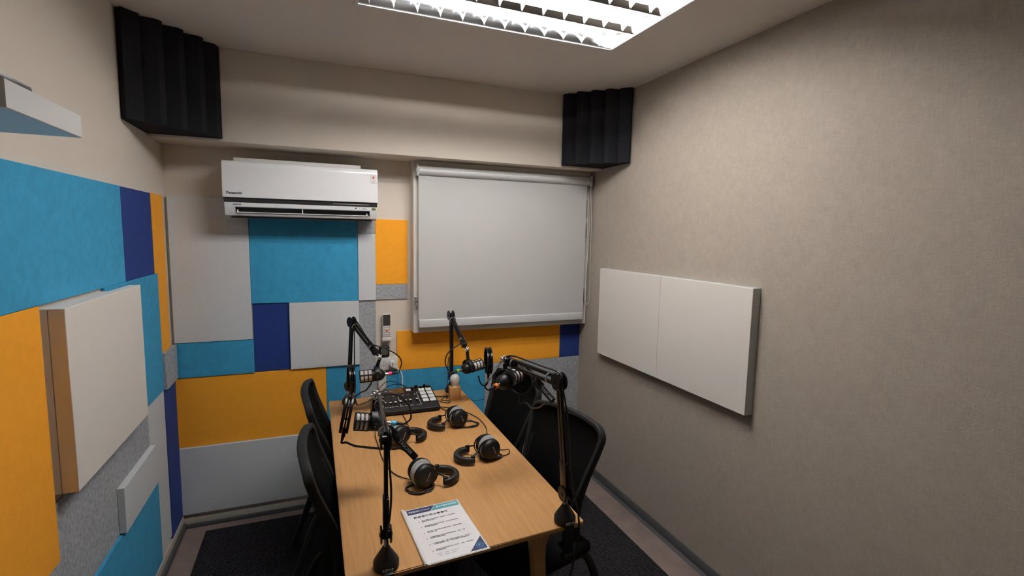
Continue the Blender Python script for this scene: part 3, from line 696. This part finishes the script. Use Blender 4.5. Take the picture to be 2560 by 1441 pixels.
# ------------------------------------------------------------ microphone arms
SPR = Vector
def two_bars(b, A, Bp, nrm, gap, r, cover=True):
    A = Vector(A); Bp = Vector(Bp); nrm = Vector(nrm)
    for s in (-1, 1): sweep(b, [A+nrm*gap*s, Bp+nrm*gap*s], rsec(r, r*.85, r*.4), nrm)
def make_arm(label, base, elbow, tip, knob, cl_y=None):
    base = Vector(base)+Vector((0, 0, .0006)); elbow = Vector(elbow); tip = Vector(tip); knob = Vector(knob)
    r = thing('microphone_stand', label, 'microphone stand', base, 0, 'black desk arms holding the microphones')
    T0 = Matrix.Translation(base)
    b = NB(); lathe(b, [(0, 0), (.036, 0), (.0385, .003), (.0385, .020), (.036, .026), (.014, .060), (.011, .066), (0, .066)], T0, 28); obj('base_cone', b, BLACK, r)
    fr = frame(base+Vector((0, -.0392, .0125)), (1, 0, 0), (0, 0, 1)); text('brand_lettering', 'RØDE', .012, fr, SILV, r, bold=.0003, ext=.0006)
    piv = base+Vector((0, 0, .105))
    ye = cl_y if cl_y else (TY1+.002)
    sg = -1 if cl_y else 1
    b = NB(); y0, y1 = sorted((ye, ye+sg*.014))
    box(b, base.x-.016, base.x+.016, y0, y1, TZ-.095, TZ+.008, .003, 2); ya, yb = sorted((ye-sg*.045, ye+sg*.012))
    box(b, base.x-.016, base.x+.016, ya, yb, TZ-.095, TZ-.083, .003, 2); ya, yb = sorted((ye-sg*.012, ye+sg*.014)); box(b, base.x-.016, base.x+.016, ya, yb, TZ+.001, TZ+.009, .002, 2)
    cyl(b, (base.x, ye-sg*.030, TZ-.13), (base.x, ye-sg*.030, TZ-.030), .005, 10); cyl(b, (base.x, ye-sg*.030, TZ-.030), (base.x, ye-sg*.030, TZ-.019), .015, 16); cyl(b, (base.x, ye-sg*.030, TZ-.145), (base.x, ye-sg*.030, TZ-.128), .013, 12)
    obj('clamp', b, BLACK, r)
    b = NB(); cyl(b, base+Vector((0, 0, .064)), base+Vector((0, 0, .095)), .007, 14); obj('swivel_pin', b, STEEL, r)
    hd = Vector((tip.x-elbow.x, tip.y-elbow.y, 0)).normalized(); sd = Vector((hd.y, -hd.x, 0))
    low = (elbow-piv).normalized(); n1 = low.cross(sd).normalized()
    # pivot discs
    for nm, p, R in (('lower_joint', piv, .028), ('elbow_joint', elbow, .031)):
        b = NB()
        for s in (-1, 1):
            cyl(b, p+sd*s*.011, p+sd*s*.017, R, 28); cyl(b, p+sd*s*.016, p+sd*s*.0195, .006, 12)
        cyl(b, p-sd*.012, p+sd*.012, .014, 16)
        obj(nm, b, BLACKG, r)
    b = NB(); two_bars(b, piv+low*.008, elbow-low*.008, n1, .0085, .0068)
    box(b, -.009, .009, -.019, .019, 0, .10, .004, 2, M=frame_z(piv+low*.02, low, n1)); obj('lower_boom', b, BLACKG, r)
    b = NB(); u = (tip-elbow).normalized(); n2 = u.cross(sd).normalized()
    two_bars(b, elbow+u*.008, tip, n2, .013, .0072)
    L = (tip-elbow).length
    box(b, -.0085, .0085, -.020, .020, L-.075, L-.01, .004, 2, M=frame_z(elbow, u, n2)); obj('upper_boom', b, BLACKG, r)
    # head knuckle with chrome knob
    b = NB(); cyl(b, tip-sd*.013, tip+sd*.013, .019, 22); obj('head_joint', b, BLACKG, r)
    b = NB(); 
    for k in range(5):
        a = 2*PI*k/5; d = sd*math.cos(a)+Vector((0, 0, 1))*math.sin(a); ball(b, knob+d*.011-hd*.0, .0058, 10)
    cyl(b, knob-hd*.008, knob+hd*.010, .0085, 14); ball(b, knob+hd*.012, .006, 10); obj('chrome_knob', b, CHROME, r)
    b = NB(); tube(b, [tip, (tip+knob)/2, knob], .008, 10); obj('neck', b, BLACKG, r)
    for t, A0, B0, nn, cc in ((.15, elbow, tip, n2, CHROME), (.86, elbow, tip, n2, CHROME)):
        p = A0.lerp(B0, t); ax = (B0-A0).normalized()
        b = NB(); torus(b, frame_z(p, ax, nn), .0185, .0022, 24, 6, sec=rsec(.0042, .0014, .0006)); obj('cable_clip', b, STEEL, r)
    return r, sd, u, n2
def frame_z(o, z, y):
    z = Vector(z).normalized(); x = Vector(y).cross(z).normalized(); y = z.cross(x)
    return Matrix(((x.x, y.x, z.x, o[0]), (x.y, y.y, z.y, o[1]), (x.z, y.z, z.z, o[2]), (0, 0, 0, 1)))

def make_mic(label, grille_end, rear, knob, ring):
    g = Vector(grille_end); rr = Vector(rear); ax = (g-rr).normalized(); L = (g-rr).length
    r = thing('microphone', label, 'microphone', rr, 0, 'dynamic microphones with silver grilles')
    M = frame_z(rr, ax, Vector((0, 0, 1))); R = .0335
    b = NB(); lathe(b, [(0, 0), (.010, 0), (.012, .002), (R-.010, .010), (R-.002, .022), (R, .032), (R, .066), (R-.004, .068), (0, .068)], M, 32); obj('body', b, BLACK, r)
    b = NB(); lathe(b, [(0, .060), (R-.0028, .062), (R-.0028, L-.010), (R-.010, L-.003), (0, L-.002)], M, 32); obj('grille', b, GRILLE, r)
    b = NB()
    for h in (.070, .070+(L-.076)*.33, .070+(L-.076)*.66, L-.006): torus(b, M @ Matrix.Translation((0, 0, h)), R-.0012, .003, 32, 8, sec=rsec(.0024, .0026, .0010))
    for k in range(4):
        a = 2*PI*k/4+.45; d = Vector((math.cos(a), math.sin(a), 0))*(R-.001)
        sweep(b, [M @ (d+Vector((0, 0, .066))), M @ (d+Vector((0, 0, L-.005)))], rsec(.0026, .0022, .001), M.to_3x3() @ d)
    obj('cage', b, BLACK, r)
    # swing yoke
    c = rr+ax*.045; up = Vector((0, 0, 1)); sd = ax.cross(up).normalized(); kp = Vector(knob)-Vector((0, 0, .010))
    b = NB()
    pts = [c+sd*(R+.007)-up*.012, c+sd*(R+.008)+up*.01, c+sd*(R+.004)+up*.028, c+sd*.018+up*.044, c+up*.047, c-sd*.018+up*.044, c-sd*(R+.004)+up*.028, c-sd*(R+.008)+up*.01, c-sd*(R+.007)-up*.012]
    sweep(b, smooth(pts, 4), rsec(.013, .0035, .002), ax); 
    for s in (-1, 1): cyl(b, c+sd*s*(R-.002), c+sd*s*(R+.013), .012, 18)
    tube(b, [c+up*.045, kp], .0095, 12); obj('yoke', b, BLACK, r, ang=45)
    b = NB()
    for s in (-1, 1): cyl(b, c+sd*s*(R+.0125), c+sd*s*(R+.0145), .003, 10)
    obj('yoke_screw', b, STEEL, r)
    # plug with coloured ring
    p = thing('microphone_cable', label.replace('microphone', 'microphone cable').replace('silver grille', 'plug'), 'cable', rr-ax*.03, 0, 'cables plugged into the microphones')
    return r, ax, c
def mic_cable(label, rear, ax, ring, pts, r=.0034):
    rear = Vector(rear); ax = Vector(ax)
    t = thing('microphone_cable', label, 'cable', rear, 0, 'black cables plugged into the microphones')
    b = NB(); cyl(b, rear+ax*.004, rear-ax*.026, .0078, 16); obj('plug_shell', b, CHROME, t)
    b = NB(); cyl(b, rear-ax*.018, rear-ax*.036, .0105, 20); o = obj('colour_ring', b, ring, t); o['label'] = 'coloured ring'
    b = NB(); cyl(b, rear-ax*.036, rear-ax*.068, .0085, 14, .0045); obj('strain_relief', b, RUBBER, t)
    b = NB(); tube(b, smooth([rear-ax*.060, rear-ax*.078]+[Vector(q) for q in pts], 7), r, 8); obj('cable', b, RUBBER, t)
    return t
def make_pop(label, c, ax, clamp, clampend, goose, up=Vector((0, 0, 1)), R=.076, tx=True, side=1):
    c = Vector(c); ax = Vector(ax).normalized()
    t = thing('pop_filter', label, 'pop filter', c, 0, 'double ring pop filters in front of the microphones')
    M = frame_z(c, ax, up)
    for s in (-1, 1):
        b = NB(); torus(b, M @ Matrix.Translation((0, 0, s*.0115)), R, .004, 48, 8, sec=rsec(.0050, .0034, .0016)); obj('rim', b, BLACKG, t)
    b = NB(); torus(b, M, R-.006, .0025, 48, 6)
    for k in range(10):
        a = 2*PI*k/10; d = Vector((math.cos(a), math.sin(a), 0))*(R-.001)
        cyl(b, M @ (d+Vector((0, 0, -.010))), M @ (d+Vector((0, 0, .010))), .0022, 6)
    obj('spacer', b, BLACKG, t)
    b = NB()
    for s in (-1, 1): lathe(b, [(0, s*.007-.0004), (R-.003, s*.007-.0004), (R-.003, s*.007+.0004), (0, s*.007+.0004)], M, 40)
    obj('screen', b, MESHB, t)
    low = c-(M.to_3x3() @ Vector((0, 1, 0)))*R
    d = -(M.to_3x3() @ Vector((0, 1, 0)))
    b = NB(); box(b, -.009, .009, -.006, .008, -.012, .020, .003, 2, M=frame_z(low, d, ax)); cyl(b, low+d*.015, low+d*.035, .007, 14, .005); obj('stem', b, BLACK, t)
    cl_, ce = (Vector(clamp), Vector(clampend)) if tx else (None, None)
    b = NB(); tube(b, smooth([low+d*.030, low+d*.045]+[Vector(q) for q in goose]+([ce] if tx else []), 7), .0042, 10); obj('gooseneck', b, RUBBER, t)
    if tx:
        dd = (ce-cl_).normalized(); view = (CAM-(cl_+ce)/2).normalized()
        side_ = dd.cross(view).normalized(); face = side_.cross(dd).normalized()
        L = (ce-cl_).length
        Mb = frame_z((cl_+ce)/2, face, side_)
        # local x = y cross z ; make x run along dd
        Mb = Matrix(((dd.x, side_.x, face.x, 0), (dd.y, side_.y, face.y, 0), (dd.z, side_.z, face.z, 0), (0, 0, 0, 1))); Mb.translation = (cl_+ce)/2
        b = NB(); box(b, -L/2, L/2, -.011, .011, -.007, .007, .003, 2, M=Mb); box(b, -L/2-.030, -L/2+.008, -.016, .016, -.006, .006, .004, 2, M=Mb); cb = obj('clamp', b, BLACK, t)
        flip = 1 if dd.dot(RX) > 0 else -1
        xa = dd*flip; Mt = frame(((cl_+ce)/2)+face*.0073-dd*.0, xa, face.cross(xa))
        text('clamp_lettering', 'TASCAM', .0150, Mt, SILV, cb, bold=.0004)
    return t

GE = {}
# back left arm
a1, s1, u1, n1_ = make_arm('black microphone arm at the back left table corner', (.176, 2.975, TZ), (.200, 3.0, 1.222), at(938, 880, 2.79), at(949, 893, 2.755))
g, rr = (.217, 2.77, .955), (.358, 2.765, .960)
def mics(lab, g, rr, knob, ringm, lab2, pts):
    r = make_mic_only(lab, g, rr, knob)
    ax = (Vector(g)-Vector(rr)).normalized()
    mic_cable(lab2, rr, ax, ringm, pts)
def make_mic_only(lab, g, rr, knob):
    n0 = set(bpy.data.objects)
    r, ax, c = make_mic(lab, g, rr, knob, None)
    for o in list(bpy.data.objects):
        if o not in n0 and o.name.startswith('microphone_cable'): bpy.data.objects.remove(o)
    return r
def P(l, y):    # list of (px,py[,y])
    return [at(q[0], q[1], q[2] if len(q) > 2 else y) for q in l]
mics('silver grilled microphone hanging before the white square panel, back left', g, rr, at(949, 893, 2.76), PINK,
     'black cable with pink ring plugged into the back left microphone',
     P([(1000, 922), (1004, 908), (998, 893), (982, 881), (962, 872), (945, 866), (930, 860, 2.80), (912, 836, 2.85), (893, 806, 2.95), (884, 800, 3.0)], 2.765) + [Vector((.212, 2.985, 1.15)), Vector((.21, 2.98, .95)), Vector((.205, 2.965, .84)), Vector((.215, 2.93, TZ+.010)), Vector((.25, 2.93, TZ+.006)), Vector((.33, 2.945, TZ+.03))])
make_pop('pop filter seen edge on beside the back left microphone', at(878, 948, 2.765), (1, .03, 0), None, None, P([(900, 983), (915, 976), (926, 962), (930, 953)], 2.77), tx=False, R=.074)
# back right arm
make_arm('black microphone arm behind the bulb lamp at the back right', (.800, 2.995, TZ), (.796, 3.0, 1.236), at(1160, 862, 2.775), at(1168, 874, 2.745))
mics('silver grilled microphone hanging in front of the window sill, back right', (.927, 2.765, .972), (.790, 2.725, .958), at(1168, 874, 2.75), GREEN,
     'black cable with green ring plugged into the back right microphone',
     P([(1120, 925), (1113, 908), (1117, 888), (1132, 872), (1150, 860), (1157, 848, 2.80), (1145, 822, 2.86), (1131, 795, 2.96)], 2.72) + [Vector((.806, 2.985, 1.15)), Vector((.806, 2.98, .95)), Vector((.802, 2.965, .84)), Vector((.81, 2.93, TZ+.008)), Vector((.72, 2.91, TZ+.006)), Vector((.665, 2.92, TZ+.01))])
make_pop('pop filter at the right end of the back right microphone', at(1221, 902, 2.73), (.97, -.18, 0), None, None, P([(1216, 963), (1207, 964), (1200, 955), (1196, 940)], 2.74), tx=False, R=.076)
# front left arm
make_arm('black microphone arm at the front left table corner, nearest the viewer', (.184, 1.436, TZ), (.186, 1.436, 1.142), at(948, 1002, 1.80), at(941, 988, 1.86), 1.398)
mics('silver grilled microphone lowest over the table at the left, front left arm', (.128, 1.91, 1.030), (.250, 1.905, 1.010), at(938, 992, 1.90), CYAN,
     'black cable with blue ring plugged into the front left microphone',
     P([(1012, 1060, 1.87), (1027, 1046, 1.86), (1023, 1016, 1.85), (1004, 994, 1.84), (978, 985, 1.83), (955, 988, 1.82), (952, 1003, 1.78), (958, 1030, 1.64), (965, 1056, 1.51), (971, 1080, 1.43)], 1.87) + [at(973, 1150, 1.42), at(978, 1230, 1.42), at(975, 1290, 1.415), at(968, 1335, 1.41), at(972, 1395, 1.40)])
make_pop('pop filter seen edge on left of the front left microphone', at(868, 1033, 1.905), (.925, -.126, -.176), at(984, 1088, 1.55), at(1040, 1146, 1.53), P([(866, 1107, 1.89), (886, 1115, 1.85), (915, 1119, 1.78), (950, 1122, 1.68), (985, 1123, 1.60), (1004, 1122, 1.56)], 1.9), up=Vector((.16, 0, 1)), R=.072)
# front right arm
make_arm('black microphone arm clamped at the front right table corner', (.808, 1.462, TZ), (.768, 1.460, 1.256), at(1270, 904, 1.86), at(1258, 899, 1.84), 1.434)
mics('silver grilled microphone pointing away to the right, front right arm', (.800, 1.900, 1.158), (.684, 1.815, 1.150), at(1262, 905, 1.85), ORNG,
     'black cable with orange ring plugged into the front right microphone',
     P([(1212, 966, 1.76), (1222, 950, 1.77), (1238, 928, 1.80), (1249, 910, 1.83), (1266, 893, 1.86), (1285, 891, 1.82), (1320, 903, 1.70), (1360, 918, 1.555), (1386, 926, 1.475), (1402, 938, 1.440), (1406, 965, 1.430)], 1.80) + [Vector((.798, 1.436, 1.10)), Vector((.812, 1.434, .95)), Vector((.824, 1.424, .86)), Vector((.832, 1.406, .775)), Vector((.830, 1.403, .70)), Vector((.80, 1.405, .55))])
make_pop('pop filter under the upper boom of the front right arm', at(1303, 950, 1.955), (.80, .58, -.05), at(1350, 965, 1.60), at(1384, 1004, 1.56), P([(1316, 1008, 1.93), (1328, 1020, 1.86), (1348, 1019, 1.72), (1361, 1010, 1.62)], 1.9), R=.060)

# ------------------------------------------------------------ headphones
def make_phones(label, loc, rz, near, sw, coil, lead):
    """near=-1/+1: which local y side faces the viewer; sw = swivel of the cups (radians)"""
    r = thing('headphones', label, 'headphones', (loc[0], loc[1], TZ), rz, 'black studio headphones on the table')
    for s in (-1, 1):
        ang = sw*(1 if s == near else 1)
        nrm = Matrix.Rotation(ang, 3, 'Z') @ Vector((0, s, 0)); nrm.z = .10 if s == near else 0; nrm.normalize()
        c = Vector((0, s*.0185, .0495))
        M = frame_z(c, nrm, Vector((0, 0, 1)))
        b = NB(); lathe(b, [(0, .004), (.040, .004), (.0465, .008), (.0475, .014), (.0465, .020), (.043, .028), (.036, .034), (.020, .0365), (0, .037)], M, 36); cu = obj('ear_cup', b, BLACK, r, False)
        b = NB(); torus(b, M @ Matrix.Translation((0, 0, -.004)), .0355, .0125, 36, 12, sec=circ(.0125, 12, .0125)); lathe(b, [(0, .003), (.03, .003), (.03, -.004), (0, -.004)], M, 24); obj('ear_pad', b, VELOUR, r, False)
        if s == near:
            tx = Matrix.Rotation(math.radians(58 if near < 0 else -68), 4, 'Z')
            text('model_lettering', 'DT 770 PRO', .0066, M @ Matrix.Translation((.004, .0, .0368)) @ tx, SILV, cu, world=False, ext=.0008, bold=.0001)
        # fork and slider
        b = NB(); pts = []
        for k in range(13):
            a = math.radians(-82+164*k/12); pts.append(M @ Vector((0, 0, .012)) + Vector((.0525*math.cos(a), 0, .0515*math.sin(a)*.9)))
        sweep(b, pts, rsec(.0045, .0022, .001), [Vector((0, 1, 0))]*13); 
        fp = pts[6]; ep = Vector((.086, s*.054, .034))
        tube(b, smooth([fp, (fp+ep)/2+Vector((0, 0, .002)), ep], 4), .0035, 8); obj('fork', b, BLACK, r, False)
        b = NB(); box(b, -.009, .009, -.007, .007, -.017, .017, .003, 2, M=Matrix.Translation((.082, s*.056, .026))); obj('slider', b, BLACK, r, False)
    pts = []; N = 28
    for k in range(N+1):
        a = math.radians(-96+192*k/N); pts.append(Vector((.084+.060*math.cos(a), .058*math.sin(a), .0185+.003*abs(math.sin(a)))))
    sc_ = [.8+.2*min(1, min(k, N-k)/3) for k in range(N+1)]
    b = NB(); sweep(b, pts, rsec(.0125, .0150, .010, 4), [Vector((p.x-.084, p.y, 0)).normalized() for p in pts], scale=sc_); obj('headband', b, LEATHER, r, False, ang=60)
    # cable: coil on the table then lead
    b = NB(); cp = []
    cx, cy, R0, turns = coil
    n = int(14*turns)
    for k in range(n):
        a = 2*PI*k/14; R = R0*(1+.10*math.sin(k*1.7))
        cp.append(Vector((cx+R*math.cos(a)+.004*math.sin(k*.9), cy+R*.8*math.sin(a), .0035+.0022*(k//14)+.001*math.sin(k))))
    inv = Matrix.Rotation(-rz, 3, 'Z')
    for q in lead: cp.append(inv @ (Vector(q)-Vector((loc[0], loc[1], TZ))))
    tube(b, smooth(cp, 4), .0022, 7); obj('cable', b, RUBBER, r, False)
    return r
Tz = TZ+.004
make_phones('black headphones with grey pads nearest the paper booklet', (.385, 1.892), math.radians(4), -1, .30, (-.015, -.035, .052, 3.2),
    [(.31, 1.98, Tz), (.27, 2.12, Tz), (.265, 2.30, Tz), (.27, 2.48, Tz), (.33, 2.62, Tz), (.35, 2.683, Tz)])
make_phones('black headphones with grey pads behind the front left microphone arm', (.352, 2.318), math.radians(20), -1, .20, (-.01, .03, .045, 1.6),
    [(.40, 2.42, Tz), (.44, 2.50, Tz), (.44, 2.683, Tz)])
make_phones('black headphones with grey pads at the right edge of the table', (.716, 2.034), math.radians(176), 1, .34, (-.015, -.005, .050, 2.2),
    [(.80, 2.02, Tz), (.83, 2.06, Tz+.006), (.80, 2.08, Tz), (.755, 2.16, Tz), (.815, 2.34, Tz), (.815, 2.52, Tz), (.74, 2.68, Tz), (.662, 2.74, Tz)])
make_phones('black headphones with grey pads just in front of the mixer and bulb lamp', (.686, 2.446), math.radians(176), 1, .38, (-.055, .01, .055, 3.0),
    [(.78, 2.56, Tz), (.74, 2.62, Tz), (.69, 2.66, Tz), (.662, 2.73, Tz)])

# loose cables behind the mixer
for pts, lab in (([(MX0+.03, MY1+.03, TZ+.035), (.36, 3.00, TZ+.075), (.41, 3.02, TZ+.100), (.48, 3.015, TZ+.080), (.50, 3.0, TZ+.045), (.46, 2.985, TZ+.004)], 'thin black cable looping up behind the mixer, outer loop'),
                 ([(MX0+.058, MY1+.03, TZ+.035), (.39, 3.00, TZ+.065), (.45, 3.01, TZ+.080), (.52, 3.00, TZ+.055), (.53, 2.985, TZ+.004), (.49, 2.975, TZ+.004)], 'thin black cable looping up behind the mixer, inner loop'),
                 ([(MX1-.001, 2.83, TZ+.02), (.70, 2.81, TZ+.004), (.735, 2.79, TZ+.004), (.74, 2.83, TZ+.004), (.70, 2.85, TZ+.004), (.735, 2.90, TZ+.004)], 'thin black cable on the table between mixer and wooden block')):
    b = NB(); tube(b, smooth(pts, 8), .0022, 7); tag(obj('audio_cable', b, RUBBER), lab, 'cable')

# ------------------------------------------------------------ booklet
bk = thing('booklet', 'white studio rules booklet in a clear cover with navy and teal header', 'booklet', (.4, 1.56, TZ))
PB = Matrix.Translation((.2965, 1.398, TZ)) @ Matrix.Rotation(math.radians(3.5), 4, 'Z')   # origin at near left corner
PW, PH = .210, .318
b = NB(); box(b, -.002, PW+.003, -.004, PH+.003, 0.0002, .0022, .0006, 1, M=PB); obj('clear_cover', b, mat('clear film', (0.62, 0.60, 0.58), 0.12, coat=.6), bk)
b = NB(); box(b, 0, PW, 0, PH, .0022, .0030, M=PB); pg_ = obj('page', b, PAPER, bk)
b = NB(); cyl(b, PB @ Vector((.001, -.004, .0045)), PB @ Vector((.001, PH+.004, .0045)), .0045, 14); box(b, -.004, .010, -.004, PH+.004, .0005, .0048, .001, 2, M=PB); obj('spine_bar', b, WPLAST, bk)
zt = .00305
b = NB(); prism(b, [(.014, PH-.036), (.095, PH-.036), (.119, PH-.003), (.014, PH-.003)], zt, zt+.0001, PB); hn = obj('header_navy', b, INKN, pg_)
b = NB(); prism(b, [(.097, PH-.036), (PW-.003, PH-.036), (PW-.003, PH-.003), (.121, PH-.003)], zt, zt+.0001, PB); obj('header_teal', b, INKT, pg_)
b = NB(); prism(b, [(PW-.062, .004), (PW-.003, .004), (PW-.003, .072)], zt, zt+.0001, PB); obj('corner_triangle', b, INKN, pg_)
TT = lambda x, y: PB @ Matrix.Translation((x, y, zt+.0002))
text('heading', 'ATTENTION', .0135, TT(.161, PH-.019), INKW, pg_, bold=.0003, ext=.00008, sx=1.05)
text('studio_name', 'KKBOX', .0115, TT(.039, PH-.020), INKW, pg_, bold=.0004, ext=.00008, sx=1.0)
text('studio_name', 'STUDIO', .0100, TT(.079, PH-.020), INKW, pg_, ext=.00008, sx=1.0)
text('title', '錄音室使用注意事項', .0125, TT(.028, PH-.060), INK, pg_, bold=.0002, ext=.00008, align='LEFT', sx=1.12)
lines = [('請勿攜帶任何飲食進入錄音室，以維持環境', '整潔及器材安全'), ('請依照預約時段準時使用，並於使用後關閉', '所有電源與器材'), ('請勿自行拆卸或移動器材設備，如需調整請', '洽現場人員'),
         ('請輕聲開關門並保持錄音室整潔，禁菸，禁', '止張貼或塗鴉牆面'), ('如有器材損壞，請主動告知現場人員，並工作', '人員處理後再使用，以確保器材與設備完好'), ('錄音完成後請帶走個人物品，垃圾，謝謝您的', '配合與協助')]
for k, (l1, l2) in enumerate(lines):
    y = PH-.088-.0345*k
    b = NB(); cyl(b, TT(.040, y-.003) @ Vector((0, 0, -.0002)), TT(.040, y-.003) @ Vector((0, 0, .0001)), .0028, 12); obj('bullet', b, INKO, pg_)
    text('body_text', l1+'\n'+l2, .0060, TT(.050, y-.002), INK, pg_, ext=.00006, align='LEFT', sx=1.08)
text('small_print', 'KKBOX STUDIO\nSTUDIO', .0050, TT(.050, .040), INKG, pg_, ext=.00006, align='LEFT') if False else None
b = NB()
for j in range(2):
    for k in range(13-j*2):
        if k in (3, 7): continue
        box(b, .050+.0055*k, .0538+.0055*k, .034-.010*j, .0365-.010*j, zt, zt+.0001, M=PB)
obj('small_print', b, INKG, pg_)
b = NB(); torus(b, PB @ Matrix.Translation((PW-.022, .026, zt+.0002)), .0115, .0008, 28, 6, sec=[(.00005, -.0008), (.00005, .0008), (-.00005, .0008), (-.00005, -.0008)]); obj('round_logo', b, INKB, pg_)
text('logo_letter', 'K', .0150, TT(PW-.022, .026), INKB, pg_, ext=.00008, bold=.0005)
